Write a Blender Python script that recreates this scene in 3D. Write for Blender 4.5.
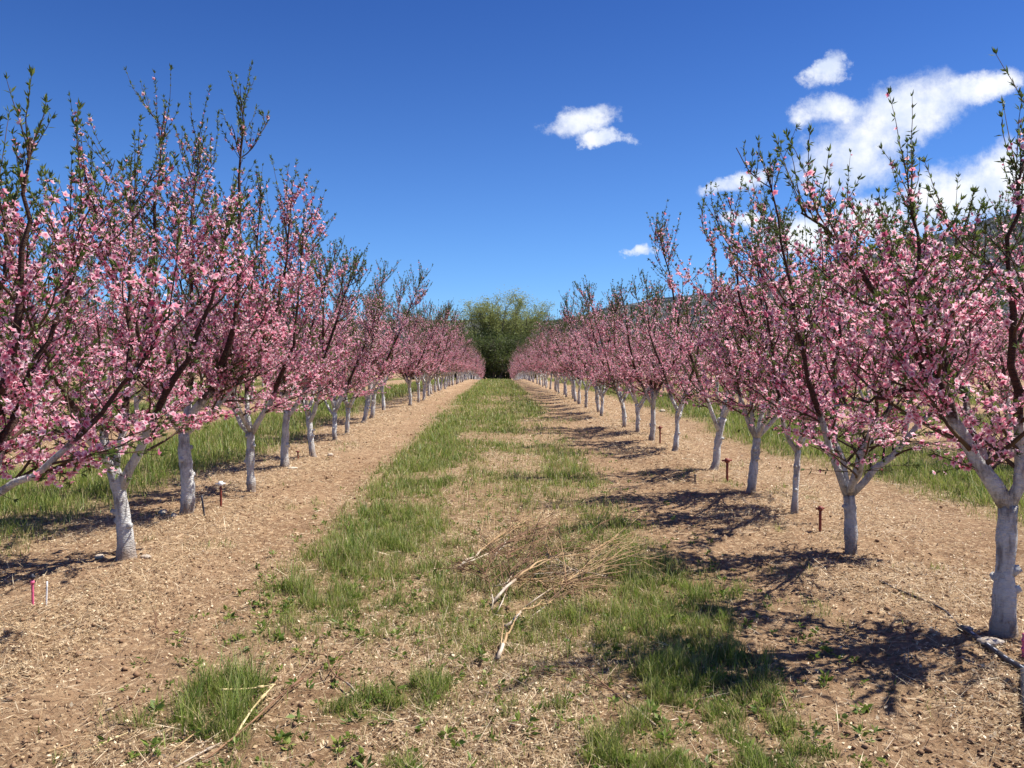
import bpy, math, random
import numpy as np
from mathutils import Vector, Matrix, Euler

# ------------------------------------------------------------------ camera, sky, sun, exposure
for o in list(bpy.data.objects): bpy.data.objects.remove(o)
S = bpy.context.scene
COL = S.collection
W_, H_, F_ = 1024.0, 768.0, 835.0
CAMH = 1.6
cam_d = bpy.data.cameras.new('camera'); cam = bpy.data.objects.new('camera', cam_d); COL.objects.link(cam)
cam_d.sensor_width = 36; cam_d.lens = 36*F_/W_; cam_d.clip_start = .05; cam_d.clip_end = 20000
cam.location = (0, 0, CAMH)
YAW, PITCH = math.atan(15/F_), math.atan(27/F_)
cam.rotation_euler = (math.pi/2-PITCH, 0, -YAW)
S.camera = cam
S.render.resolution_x, S.render.resolution_y = 1024, 768
S.view_settings.view_transform = 'Standard'; S.view_settings.look = 'None'
S.view_settings.gamma = 1; S.view_settings.use_curve_mapping = False
S.view_settings.exposure = 0.80

SUN_EL, SUN_AZ = math.radians(58), math.radians(78)      # azimuth from +Y (along the rows) towards +X
SUN_STR, SKY_STR = 5.0, 0.074
sl = bpy.data.lights.new('sun', 'SUN'); sl.energy = SUN_STR; sl.angle = math.radians(.53); sl.color = (1, .955, .88)
so = bpy.data.objects.new('sun', sl); COL.objects.link(so)
sdir = Vector((math.cos(SUN_EL)*math.sin(SUN_AZ), math.cos(SUN_EL)*math.cos(SUN_AZ), math.sin(SUN_EL)))
so.rotation_euler = sdir.to_track_quat('Z', 'Y').to_euler(); so.location = sdir*40

class NT:
    """small node-tree helper"""
    def __init__(s, nt): s.nt = nt; s.n = nt.nodes; s.l = nt.links
    def node(s, t, **kw):
        nd = s.n.new(t)
        for k, v in kw.items():
            if isinstance(k, str) and hasattr(nd, k) and k not in nd.inputs: setattr(nd, k, v)
            else: s.put(nd.inputs[k], v)
        return nd
    def put(s, inp, v):
        if isinstance(v, bpy.types.NodeSocket): s.l.new(v, inp)
        elif v is not None: inp.default_value = v
    def math(s, op, a, b=None, c=None, clamp=False):
        nd = s.n.new('ShaderNodeMath'); nd.operation = op; nd.use_clamp = clamp
        for i, v in enumerate((a, b, c)): s.put(nd.inputs[i], v)
        return nd.outputs[0]
    def mix(s, f, a, b, blend='MIX'):
        nd = s.n.new('ShaderNodeMix'); nd.data_type = 'RGBA'; nd.blend_type = blend
        s.put(nd.inputs[0], f)
        for i, v in ((6, a), (7, b)):
            if isinstance(v, tuple) and len(v) == 3: v = (*v, 1)
            s.put(nd.inputs[i], v)
        return nd.outputs[2]
    def noise(s, vec, scale, detail=4, rough=.55, dist=0):
        nd = s.n.new('ShaderNodeTexNoise'); s.put(nd.inputs['Vector'], vec)
        nd.inputs['Scale'].default_value = scale; nd.inputs['Detail'].default_value = detail
        nd.inputs['Roughness'].default_value = rough; nd.inputs['Distortion'].default_value = dist
        return nd
    def ramp(s, fac, stops):
        nd = s.n.new('ShaderNodeValToRGB'); s.put(nd.inputs[0], fac)
        e = nd.color_ramp.elements
        while len(e) < len(stops): e.new(.5)
        for k, (p, c) in enumerate(stops):
            e[k].position = p
            e[k].color = (*c, 1) if isinstance(c, tuple) else (c, c, c, 1)
        return nd.outputs[0]
    def smooth(s, v, lo, hi):
        nd = s.n.new('ShaderNodeMapRange'); nd.interpolation_type = 'SMOOTHSTEP'
        s.put(nd.inputs[0], v); nd.inputs[1].default_value = lo; nd.inputs[2].default_value = hi
        return nd.outputs[0]

world = bpy.data.worlds.new('World'); S.world = world; world.use_nodes = True
nt = NT(world.node_tree); nt.n.clear()
sky = nt.n.new('ShaderNodeTexSky'); sky.sky_type = 'NISHITA'; sky.sun_disc = False
sky.sun_elevation = SUN_EL; sky.sun_rotation = SUN_AZ
sky.altitude = 1800; sky.air_density = 1.0; sky.dust_density = .25; sky.ozone_density = 2.2
skyc = nt.mix(1.0, sky.outputs[0], (.47, .76, 1.17), 'MULTIPLY')
_tc = nt.n.new('ShaderNodeTexCoord'); _sp = nt.n.new('ShaderNodeSeparateXYZ'); nt.l.new(_tc.outputs['Generated'], _sp.inputs[0])
skyc = nt.mix(nt.smooth(_sp.outputs[2], .05, .50), skyc, nt.mix(1.0, skyc, (.50, .61, .80), 'MULTIPLY'))     # added tint deepens the sky colour towards the top
bg1 = nt.node('ShaderNodeBackground', Color=skyc, Strength=SKY_STR)
tc = nt.n.new('ShaderNodeTexCoord')
sep = nt.n.new('ShaderNodeSeparateXYZ'); nt.l.new(tc.outputs['Generated'], sep.inputs[0])
yy = nt.math('MAXIMUM', sep.outputs[1], .02)
u0 = nt.math('DIVIDE', sep.outputs[0], yy); v0 = nt.math('DIVIDE', sep.outputs[2], yy)
cmb = nt.n.new('ShaderNodeCombineXYZ'); nt.l.new(u0, cmb.inputs[0]); nt.l.new(v0, cmb.inputs[1])
dn = nt.noise(cmb.outputs[0], 13, 8, .68)
sc = nt.n.new('ShaderNodeSeparateColor'); nt.l.new(dn.outputs['Color'], sc.inputs[0])
u1 = nt.math('ADD', u0, nt.math('MULTIPLY', nt.math('SUBTRACT', sc.outputs[0], .5), .12))
v1 = nt.math('ADD', v0, nt.math('MULTIPLY', nt.math('SUBTRACT', sc.outputs[1], .5), .05))
# direction (tan of bearing, tan of elevation), radii, tilt: where each cumulus puff hangs in the sky
PUFFS = [(.101,.281,.045,.017,12),(.125,.262,.025,.009,0),(.395,.342,.027,.017,20),
         (.49,.295,.085,.035,18),(.575,.322,.055,.018,15),(.43,.245,.075,.042,25),(.395,.292,.040,.019,0),
         (.29,.209,.045,.011,18),(.565,.195,.085,.038,8),(.37,.150,.065,.026,0),(.47,.165,.07,.028,0),(.62,.215,.06,.04,0),
         (.178,.126,.016,.007,0),(.30,.165,.03,.010,0),(.72,.20,.07,.05,0),(-.95,.33,.12,.05,0),(1.15,.35,.2,.08,0)]
D = None
for (cu, cv, a, b, ang) in PUFFS:
    ca, sa = math.cos(math.radians(ang)), math.sin(math.radians(ang))
    du = nt.math('SUBTRACT', u1, cu); dv = nt.math('SUBTRACT', v1, cv)
    p = nt.math('ADD', nt.math('MULTIPLY', du, ca/a), nt.math('MULTIPLY', dv, sa/a))
    q = nt.math('ADD', nt.math('MULTIPLY', du, -sa/b), nt.math('MULTIPLY', dv, ca/b))
    r2 = nt.math('ADD', nt.math('MULTIPLY', p, p), nt.math('MULTIPLY', q, q))
    e = nt.math('SUBTRACT', 1.0, r2)
    D = e if D is None else nt.math('SMOOTH_MAX', D, e, .25)
D = nt.math('ADD', nt.math('MAXIMUM', D, -1.8), .22)
n2 = nt.noise(cmb.outputs[0], 19, 9, .66)
val = nt.math('ADD', D, nt.math('MULTIPLY', nt.math('SUBTRACT', n2.outputs[0], .5), 2.6))
alpha = nt.smooth(val, -.35, 1.35)
alpha = nt.math('MULTIPLY', alpha, nt.smooth(sep.outputs[1], .02, .1))
cl = nt.mix(nt.smooth(nt.noise(cmb.outputs[0], 16, 5, .6).outputs[0], .35, .65), (.66, .74, .90), (.97, .98, 1.0))
bg2 = nt.node('ShaderNodeBackground', Color=cl, Strength=.66)
mx = nt.n.new('ShaderNodeMixShader'); nt.l.new(nt.math('MULTIPLY', alpha, .96), mx.inputs[0])
nt.l.new(bg1.outputs[0], mx.inputs[1]); nt.l.new(bg2.outputs[0], mx.inputs[2])
wo = nt.n.new('ShaderNodeOutputWorld'); nt.l.new(mx.outputs[0], wo.inputs[0])

# ------------------------------------------------------------------ helpers
CAMM = Matrix.Translation((0, 0, CAMH)) @ Euler(cam.rotation_euler).to_matrix().to_4x4()
def ray(px, py):
    d = CAMM.to_3x3() @ Vector(((px-512)/F_, -(py-384)/F_, -1)); return d
def at(px, py, Y=None):
    """measured photo pixel -> point on the ground (or at distance Y along the rows)"""
    d = ray(px, py); t = (Y/d.y) if Y else -CAMH/d.z
    return Vector((0, 0, CAMH)) + d*t

def link(name, me, parent=None, mat=None):
    o = bpy.data.objects.new(name, me); COL.objects.link(o)
    if parent: o.parent = parent
    if mat and me is not None:
        if not me.materials: me.materials.append(mat)
    return o
def tag(o, label=None, cat=None, group=None, kind=None):
    if label: o['label'] = label
    if cat: o['category'] = cat
    if group: o['group'] = group
    if kind: o['kind'] = kind
    return o
def empty(name, loc, label=None, cat=None, group=None, rz=0):
    o = bpy.data.objects.new(name, None); COL.objects.link(o); o.empty_display_size = .2
    o.location = loc; o.rotation_euler = (0, 0, rz); return tag(o, label, cat, group)
def mesh(name, V, faces, mat=None, attrs=None, smooth=False):
    """faces: list of int arrays (n,k); attrs: dict of per-vertex float arrays"""
    me = bpy.data.meshes.new(name)
    V = np.asarray(V, np.float32).reshape(-1, 3)
    faces = [np.asarray(f, np.int32) for f in faces if len(f)]
    loops = np.concatenate([f.ravel() for f in faces])
    tot = np.concatenate([np.full(len(f), f.shape[1], np.int32) for f in faces])
    st = np.concatenate([[0], np.cumsum(tot)[:-1]]).astype(np.int32)
    me.vertices.add(len(V)); me.vertices.foreach_set('co', V.ravel())
    me.loops.add(len(loops)); me.loops.foreach_set('vertex_index', loops)
    me.polygons.add(len(tot)); me.polygons.foreach_set('loop_start', st)
    if smooth: me.polygons.foreach_set('use_smooth', np.ones(len(tot), bool))
    for k, a in (attrs or {}).items():
        at_ = me.attributes.new(k, 'FLOAT', 'POINT'); at_.data.foreach_set('value', np.asarray(a, np.float32))
    me.update(calc_edges=True)
    if mat: me.materials.append(mat)
    return me

def vnoise(x, y, seed=0):
    xi = np.floor(x).astype(np.int64); yi = np.floor(y).astype(np.int64); fx = x-xi; fy = y-yi
    def h(a, b):
        n = (a*374761393 + b*668265263 + seed*1442695041) & 0x7fffffff
        n = ((n ^ (n >> 13))*1274126177) & 0x7fffffff
        n = ((n ^ (n >> 15))*668265263) & 0x7fffffff
        return (n & 0xffff)/65535.0
    fx = fx*fx*(3-2*fx); fy = fy*fy*(3-2*fy)
    return (h(xi, yi)*(1-fx)+h(xi+1, yi)*fx)*(1-fy)+(h(xi, yi+1)*(1-fx)+h(xi+1, yi+1)*fx)*fy
def fbm(x, y, seed=0, oct=4, g=.5):
    s = 0; a = 1; t = 0
    for k in range(oct): s = s+a*vnoise(x*2**k+k*17.3, y*2**k-k*9.1, seed+k); t += a; a *= g
    return s/t
def sstep(v, a, b):
    t = np.clip((v-a)/(b-a), 0, 1); return t*t*(3-2*t)

class Tubes:
    def __init__(s): s.V = []; s.F = []; s.n = 0; s.A = []
    def add(s, P, R, k=6, cap=True, rough=0, rng=None, val=0):
        P = np.asarray(P, float); R = np.asarray(R, float); m = len(P)
        T = np.gradient(P, axis=0); T /= np.linalg.norm(T, axis=1)[:, None]+1e-9
        ref = np.array([0, 0, 1.]) if abs(T[0, 2]) < .9 else np.array([1., 0, 0])
        U = np.cross(T, ref); U /= np.linalg.norm(U, axis=1)[:, None]+1e-9
        Wv = np.cross(T, U)
        a = np.arange(k)*2*np.pi/k
        rr = R[:, None]*np.ones((1, k))
        if rough and rng is not None: rr = rr*(1+rough*rng.standard_normal((m, k)))
        V = P[:, None, :]+rr[:, :, None]*(np.cos(a)[None, :, None]*U[:, None, :]+np.sin(a)[None, :, None]*Wv[:, None, :])
        V = V.reshape(-1, 3)
        i = np.arange(m-1)[:, None]*k; j = np.arange(k)[None, :]
        q = np.stack([i+j, i+(j+1) % k, i+k+(j+1) % k, i+k+j], -1).reshape(-1, 4)+s.n
        s.V.append(V); s.F.append(q)
        nv = len(V)
        if cap:
            s.V.append(P[[0, -1]])
            c0 = s.n+nv; c1 = c0+1
            jj = np.arange(k)
            t0 = np.stack([s.n+(jj+1) % k, s.n+jj, np.full(k, c0), np.full(k, c0)], -1)
            t1 = np.stack([s.n+(m-1)*k+jj, s.n+(m-1)*k+(jj+1) % k, np.full(k, c1), np.full(k, c1)], -1)
            s.T = getattr(s, 'T', []); s.T += [t0[:, :3], t1[:, :3]]
            nv += 2
        s.n += nv; s.A.append(np.full(nv, val))
    def mesh(s, name, mat, smooth=True, attr=None):
        return mesh(name, np.concatenate(s.V), [np.concatenate(s.F)]+([np.concatenate(s.T)] if getattr(s, 'T', None) else []), mat,
                    {attr: np.concatenate(s.A)} if attr else None, smooth)

def new_mat(name, rough=.8, spec=.3):
    m = bpy.data.materials.new(name); m.use_nodes = True
    t = NT(m.node_tree); t.n.clear()
    out = t.n.new('ShaderNodeOutputMaterial'); b = t.n.new('ShaderNodeBsdfPrincipled')
    b.inputs['Roughness'].default_value = rough; b.inputs['Specular IOR Level'].default_value = spec
    t.l.new(b.outputs[0], out.inputs[0])
    return m, t, b, out
def obj_co(t): return t.n.new('ShaderNodeTexCoord').outputs['Object']
def bump(t, b, h, strength=.5, dist=.01):
    bn = t.n.new('ShaderNodeBump'); bn.inputs['Strength'].default_value = strength; bn.inputs['Distance'].default_value = dist
    t.l.new(h, bn.inputs['Height']); t.l.new(bn.outputs[0], b.inputs['Normal'])
def attr(t, name):
    a = t.n.new('ShaderNodeAttribute'); a.attribute_name = name; return a.outputs['Fac']
def orand(t): return t.n.new('ShaderNodeObjectInfo').outputs['Random']

# ------------------------------------------------------------------ materials
# whitewashed lower trunk, dark bark above
M_bark, t, b, o_ = new_mat('bark', .85, .25)
co = obj_co(t); sp = t.n.new('ShaderNodeSeparateXYZ'); t.l.new(co, sp.inputs[0])
nl = t.noise(co, 5, 4); nf = t.noise(co, 45, 5, .65)
edge = t.math('ADD', sp.outputs[2], t.math('MULTIPLY', t.math('SUBTRACT', nl.outputs[0], .5), .55))
edge = t.math('ADD', edge, t.math('MULTIPLY', t.math('SUBTRACT', nf.outputs[0], .5), .35))
edge = t.math('SUBTRACT', t.math('ADD', edge, .04), t.math('MULTIPLY', orand(t), .22))
painted = t.math('SUBTRACT', 1.0, t.smooth(edge, 1.00, 1.16))
mps = t.n.new('ShaderNodeMapping'); mps.inputs['Scale'].default_value = (1, 1, .22); t.l.new(co, mps.inputs[0]); ns = t.noise(mps.outputs[0], 38, 5, .6)
worn = t.smooth(t.math('ADD', t.math('MULTIPLY', ns.outputs[0], .7), t.math('MULTIPLY', nl.outputs[0], .8)), .70, .95)
spot = t.smooth(t.math('ADD', t.noise(co, 22, 5, .7).outputs[0], t.math('MULTIPLY', t.math('SUBTRACT', nl.outputs[0], .5), .5)), .56, .70)
worn = t.math('MAXIMUM', worn, t.math('MULTIPLY', spot, .85))
painted = t.math('MULTIPLY', painted, t.math('SUBTRACT', 1.0, t.math('MULTIPLY', worn, .66)))
painted = t.math('MULTIPLY', painted, t.math('ADD', .80, t.math('MULTIPLY', orand(t), .20)))
mp = t.n.new('ShaderNodeMapping'); mp.inputs['Scale'].default_value = (1, 1, 3.5); t.l.new(co, mp.inputs[0])
rings = t.noise(mp.outputs[0], 30, 4, .6)
barkc = t.ramp(rings.outputs[0], [(.3, (.035, .020, .016)), (.7, (.13, .065, .048))])
whitec = t.ramp(nf.outputs[0], [(.3, (.60, .59, .56)), (.65, (.83, .82, .78))])
splash = t.math('MULTIPLY', t.math('SUBTRACT', 1.0, t.smooth(t.math('ADD', sp.outputs[2], t.math('MULTIPLY', nf.outputs[0], -.20)), -.07, .10)), .65)
t.l.new(t.mix(splash, t.mix(painted, barkc, whitec), (.24, .15, .09)), b.inputs['Base Color'])
bump(t, b, t.math('ADD', rings.outputs[0], t.math('MULTIPLY', nf.outputs[0], 1.2)), 1.0, .02)

M_twig, t, b, o_ = new_mat('twig_bark', .7, .3)
co = obj_co(t)
t.l.new(t.ramp(t.noise(co, 6, 4).outputs[0], [(.3, (.040, .024, .016)), (.55, (.085, .048, .026)), (.75, (.10, .085, .030))]), b.inputs['Base Color'])

def petal_mat():
    m, t, b, o_ = new_mat('peach_petals', .55, .2)
    a = attr(t, 'tint')
    c = t.ramp(a, [(0, (.28, .015, .06)), (.22, (.62, .12, .22)), (.5, (.89, .43, .53)), (.8, (.95, .68, .74)), (1, (.96, .86, .87))])
    t.l.new(c, b.inputs['Base Color'])
    tr = t.n.new('ShaderNodeBsdfTranslucent'); t.l.new(c, tr.inputs[0])
    mx = t.n.new('ShaderNodeMixShader'); mx.inputs[0].default_value = .5
    t.l.new(b.outputs[0], mx.inputs[1]); t.l.new(tr.outputs[0], mx.inputs[2]); t.l.new(mx.outputs[0], o_.inputs[0])
    return m
M_petal = petal_mat()
def leaf_mat(name, stops, tl=.35, at_name='tint'):
    m, t, b, o_ = new_mat(name, .5, .35)
    c = t.ramp(attr(t, at_name), stops)
    t.l.new(c, b.inputs['Base Color'])
    tr = t.n.new('ShaderNodeBsdfTranslucent'); t.l.new(c, tr.inputs[0])
    mx = t.n.new('ShaderNodeMixShader'); mx.inputs[0].default_value = tl
    t.l.new(b.outputs[0], mx.inputs[1]); t.l.new(tr.outputs[0], mx.inputs[2]); t.l.new(mx.outputs[0], o_.inputs[0])
    return m
M_leaf = leaf_mat('peach_leaves', [(0, (.050, .085, .018)), (.6, (.12, .175, .038)), (1, (.24, .28, .075))])
M_far_leaf = leaf_mat('willow_leaves', [(0, (.055, .080, .028)), (.5, (.16, .20, .055)), (1, (.36, .39, .14))], .45)
M_grass = leaf_mat('grass_blades', [(0, (.055, .105, .016)), (.45, (.145, .215, .032)), (.75, (.31, .36, .075)), (.88, (.33, .30, .12)), (1, (.52, .42, .22))], .4)
M_straw = leaf_mat('dry_straw', [(0, (.10, .055, .03)), (.25, (.25, .15, .08)), (.6, (.46, .33, .18)), (1, (.78, .65, .44))], .12)

M_ground, t, b, o_ = new_mat('orchard_soil', .95, .1)
co = obj_co(t)
n1 = t.noise(co, .6, 5); n2 = t.noise(co, 6, 6, .65); n3 = t.noise(co, 55, 6, .7); n4 = t.noise(co, 170, 3, .7)
soil = t.mix(t.smooth(n2.outputs[0], .3, .7), (.155, .088, .048), (.31, .196, .108))
soil = t.mix(t.math('MULTIPLY', t.smooth(n1.outputs[0], .35, .7), .45), soil, (.40, .265, .16))
vor = t.n.new('ShaderNodeTexVoronoi'); vor.inputs['Scale'].default_value = 42; vor.inputs['Randomness'].default_value = 1
wv = t.n.new('ShaderNodeMix'); wv.data_type = 'VECTOR'; wv.inputs[0].default_value = .06
t.l.new(co, wv.inputs[4]); t.l.new(n2.outputs['Color'], wv.inputs[5]); t.l.new(wv.outputs[1], vor.inputs['Vector'])
vs = t.n.new('ShaderNodeSeparateColor'); t.l.new(vor.outputs['Color'], vs.inputs[0])
chip = t.mix(vs.outputs[1], (.22, .125, .07), (.60, .44, .27))
sm = t.math('MULTIPLY', t.smooth(t.math('ADD', vs.outputs[0], t.math('MULTIPLY', attr(t, 'straw'), .75)), .62, .85), .75)
c = t.mix(sm, soil, chip)
c = t.mix(t.math('MULTIPLY', t.smooth(n3.outputs[0], .52, .75), .55), c, (.50, .36, .22))
c = t.mix(t.math('MULTIPLY', t.smooth(n4.outputs[0], .56, .78), .6), c, (.09, .052, .032))
gr = t.math('MULTIPLY', attr(t, 'green'), t.smooth(n3.outputs[0], .30, .58))
c = t.mix(t.math('MULTIPLY', gr, .75), c, t.mix(n2.outputs[0], (.06, .085, .022), (.17, .17, .06)))
t.l.new(c, b.inputs['Base Color'])
hgt = t.math('ADD', t.math('MULTIPLY', n2.outputs[0], 1.2), t.math('ADD', t.math('MULTIPLY', n3.outputs[0], .9), t.math('MULTIPLY', vs.outputs[0], .22)))
bump(t, b, hgt, 1.0, .024)

M_hill, t, b, o_ = new_mat('scrub_hillside', .95, .1)
co = obj_co(t)
n1 = t.noise(co, .0035, 5); n2 = t.noise(co, .05, 5, .75); n3 = t.noise(co, .016, 5, .7)
base = t.mix(t.smooth(n1.outputs[0], .35, .65), (.11, .115, .135), (.17, .17, .185))  # blue-grey haze of distance is mixed into the slope and scrub colours
scr = t.smooth(t.math('ADD', n2.outputs[0], t.math('MULTIPLY', t.math('SUBTRACT', n3.outputs[0], .5), 1.1)), .40, .53)
t.l.new(t.mix(scr, base, (.028, .036, .046)), b.inputs['Base Color'])
bump(t, b, n2.outputs[0], 1, 12)

# ------------------------------------------------------------------ ground
ROWX = 2.82
def grass_mask(x, y):
    """0..1 cover of green grass at each place"""
    n = fbm(x*.9, y*.55, 3, 5, .6); n2 = fbm(x*3.1, y*2.3, 11, 3)
    g = np.zeros_like(x); x0_, y0_ = x, y; wx_ = x+(fbm(x*2.2, y*2.2, 91, 3)-.5)*.8; wy_ = y+(fbm(x*2.2+9, y*2.2, 95, 3)-.5)*.9
    wob = (fbm(y*.5, y*0+3, 5)-.5)*.5
    far = sstep(y, 9, 22)
    left = np.exp(-((x+1.0-wob*.5)/(.58+.05*far))**4)*(.55+.45*sstep(y, 5.5, 8))
    right = np.exp(-((x-.92-wob*.4)/(.50+.05*far))**4)*(.80-.25*sstep(y, 11, 14)+.35*sstep(y, 19, 25))
    mid = np.exp(-((x+.05)/.8)**4)*(.55+.30*far)
    lane = np.maximum(np.maximum(left, right), mid)
    lane *= .24+.76*sstep(n+.22*(lane-.55)+.30*(n2-.5), .36, .60)
    lane *= sstep(y, 3.7, 5.2)*.9+.1
    lane = np.maximum(lane, .42*np.exp(-(x/1.75)**6)*sstep(n2, .55, .78))
    g = np.maximum(g, lane)
    for cx, cw in ((-5.35, 1.35), (6.05, 1.35), (-11.2, 1.3), (11.6, 1.3), (-16.8, 1.3), (17.2, 1.3), (-22.4, 1.3), (22.8, 1.3)):
        s = np.exp(-((x-cx-(fbm(y*.35, y*0+cx, 8)-.5)*.9)/cw)**6)
        g = np.maximum(g, s*sstep(n+.18, .30, .58))
    # separate clumps in the foreground
    for (px, py, r, a) in CLUMPS:
        p = at(px, py); g = np.maximum(g, a*sstep(np.exp(-((wx_-p.x)**2/(r*r)+(wy_-p.y)**2/(r*r*.8)))+.9*(n2-.5)+.5*(n-.5), .15, .75))
    return np.clip(g, 0, 1)
CLUMPS = [(205, 708, .40, 1), (250, 700, .3, .8), (280, 592, .20, .9), (330, 600, .35, .8), (470, 600, .35, .6), (400, 575, .4, .7), (520, 585, .35, .55), (600, 615, .3, .6), (345, 560, .3, .6), (395, 690, .20, .8), (430, 610, .35, .85), (380, 640, .2, .6),
          (690, 693, .22, 1), (715, 752, .20, 1), (785, 712, .20, .9), (645, 760, .20, .8), (660, 628, .36, .8), (700, 600, .3, .9),
          (545, 715, .07, .8), (496, 700, .07, .7), (452, 700, .07, .6), (610, 548, .35, .9), (560, 560, .3, .7), (948, 576, .06, .8), (810, 752, .2, .9), (750, 690, .2, .6), (735, 735, .15, .6),
          (740, 655, .2, .9), (130, 745, .18, .5), (545, 640, .12, .5), (470, 765, .12, .5), (520, 655, .1, .5)]
def straw_mask(x, y):
    ax = np.abs(x)
    s = .25+.75*np.exp(-((ax-2.95)/.75)**2)
    s = s+.45*np.exp(-(x/.6)**2)
    s = s-.55*np.exp(-((x+2.05)/.32)**2)*(.4+.6*vnoise(x*2, y*.7, 4)) - .5*np.exp(-((x-1.75)/.32)**2)
    s = s*(.15+1.9*sstep(fbm(x*1.3, y*.9, 21, 4), .32, .70))
    return np.clip(s, 0, 1)
def ground_h(x, y):
    near = 1-sstep(y, 12, 30); dip = -2.1*np.clip((y-22)/128, 0, 1)**1.5-1.3*np.clip((y-85)/65, 0, 1)**1.3
    h = .05*np.exp(-((np.abs(x)-ROWX)/.8)**2) - .02*np.exp(-((np.abs(x)-1.9)/.3)**2)
    h = h + (fbm(x*1.3, y*1.3, 31, 3)-.5)*.05
    h = h + (fbm(x*9, y*9, 41, 3, .6)-.5)*.045*near + (fbm(x*26, y*26, 47, 2)-.5)*.016*(1-sstep(y, 6, 10))
    return h*(1-sstep(y, 120, 180))*(1-sstep(np.abs(x), 25, 40))+dip
xs = np.concatenate([-np.geomspace(5000, 30, 22), np.arange(-29, -6, .25), np.arange(-6, -3.6, .08), np.arange(-3.6, 3.6, .03), np.arange(3.6, 6, .08), np.arange(6, 29.1, .25), np.geomspace(30, 5000, 22)])
ys = np.concatenate([[-600, -60, -12, -3, 0, 1.5, 2.2], np.arange(2.6, 8, .03), np.geomspace(8, 190, 330), np.geomspace(200, 9000, 28)])
X, Y = np.meshgrid(xs, ys)
Z = ground_h(X, Y)
nx, ny = len(xs), len(ys)
i = np.arange(ny-1)[:, None]*nx+np.arange(nx-1)[None, :]
q = np.stack([i, i+1, i+nx+1, i+nx], -1).reshape(-1, 4)
fx, fy = X.ravel(), Y.ravel()
me = mesh('ground', np.stack([fx, fy, Z.ravel()], -1), [q], M_ground, {'green': grass_mask(fx, fy), 'straw': straw_mask(fx, fy)}, True)
tag(link('ground', me), kind='structure')
def gz(x, y): return float(ground_h(np.array([float(x)]), np.array([float(y)]))[0])
def gat(px, py):
    p = at(px, py); p.z = gz(p.x, p.y); return p

# hills: real terrain ringed beyond the orchard, profile given as (bearing, elevation) of its crest
prof_u = np.array([-2.2, -1.2, -.6, -.3, -.06, .0, .06, .10, .125, .25, .34, .42, .48, .55, .60, .66, .80, 1.1, 1.6, 2.4])
prof_v = np.array([.05, .055, .05, .048, .046, .044, .045, .050, .060, .078, .096, .122, .140, .160, .174, .186, .20, .22, .21, .18])
az = np.linspace(math.atan(-2.2), math.atan(2.4), 420); rr = np.linspace(500, 2600, 90)
A, R = np.meshgrid(az, rr)
ridge = 1500+250*np.sin(A*3)
hp = np.interp(np.tan(A), prof_u, prof_v)*np.cos(0)*ridge*np.cos(A)
up = sstep(R, 520, 1500)
prof = np.where(R < ridge, ((R-500)/(ridge-500))**1.5, np.clip(1-((R-ridge)/1300)**2, .1, 1))
hx, hy = R*np.sin(A), R*np.cos(A)
rg = fbm(hx*.006, hy*.006, 61, 5, .55); gul = 1-np.abs(fbm(A*26, R*.0022, 71, 4)*2-1)
Zh = CAMH*0 + hp*prof*(1+.0*rg) + (rg-.5)*26*np.clip(prof*2, 0, 1) - gul*20*np.clip(prof*2, 0, 1)*(R < ridge*.96)
Zh = np.maximum(Zh, -2)-3.5
nr, na = A.shape
i = np.arange(nr-1)[:, None]*na+np.arange(na-1)[None, :]
q = np.stack([i, i+1, i+na+1, i+na], -1).reshape(-1, 4)
tag(link('hills', mesh('hills', np.stack([hx.ravel(), hy.ravel(), Zh.ravel()], -1), [q], M_hill, None, True)), kind='structure')

# ------------------------------------------------------------------ peach trees
def curve_pts(p0, d0, L, n, rng, up=.0, wob=.06, droop=0):
    P = [np.array(p0, float)]; d = np.array(d0, float); d /= np.linalg.norm(d)
    for k in range(n):
        d = d + rng.standard_normal(3)*wob + np.array([0, 0, up])
        d /= np.linalg.norm(d); P.append(P[-1]+d*L/n)
    return np.array(P)
def samp(P, t):
    s = t*(len(P)-1); k = min(int(s), len(P)-2); f = s-k
    return P[k]*(1-f)+P[k+1]*f, (P[k+1]-P[k])/np.linalg.norm(P[k+1]-P[k]+1e-9)
def resample(P, n):
    P = np.asarray(P, float); d = np.concatenate([[0], np.cumsum(np.linalg.norm(np.diff(P, axis=0), axis=1))])
    tt = np.linspace(0, d[-1], n)
    Q = np.stack([np.interp(tt, d, P[:, k]) for k in range(3)], -1)
    for _ in range(2): Q[1:-1] = .25*Q[:-2]+.5*Q[1:-1]+.25*Q[2:]
    return Q

def blossom_mesh(name, C, Nn, size, tint, rng):
    n = len(C)
    Nn = Nn/np.linalg.norm(Nn, axis=1)[:, None]
    ref = rng.standard_normal((n, 3)); U = np.cross(Nn, ref); U /= np.linalg.norm(U, axis=1)[:, None]; Wv = np.cross(Nn, U)
    V = np.zeros((n, 11, 3)); T = np.zeros((n, 11))
    V[:, 0] = C; T[:, 0] = .02+.12*rng.random(n)
    cup = rng.uniform(.15, .9, n)
    for k in range(5):
        a = k*2*np.pi/5
        for j, (off, r, h) in enumerate(((0, 1.0, 1.0), (np.pi/5, .66, .5))):
            rad = size*r*(1+.12*rng.standard_normal(n))*np.sqrt(1-.45*cup**2)
            V[:, 1+2*k+j] = C+U*(np.cos(a+off)*rad)[:, None]+Wv*(np.sin(a+off)*rad)[:, None]+Nn*(size*cup*h)[:, None]
            T[:, 1+2*k+j] = np.clip(tint+(.12 if j == 0 else -.02), 0, 1)
    b0 = (np.arange(n)*11)[:, None]
    F = np.concatenate([b0+np.array([[0, 1+((2*k-1) % 10), 1+2*k, 1+2*k+1]]) for k in range(5)])
    return mesh(name, V.reshape(-1, 3), [F], M_petal, {'tint': T.ravel()})

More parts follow.
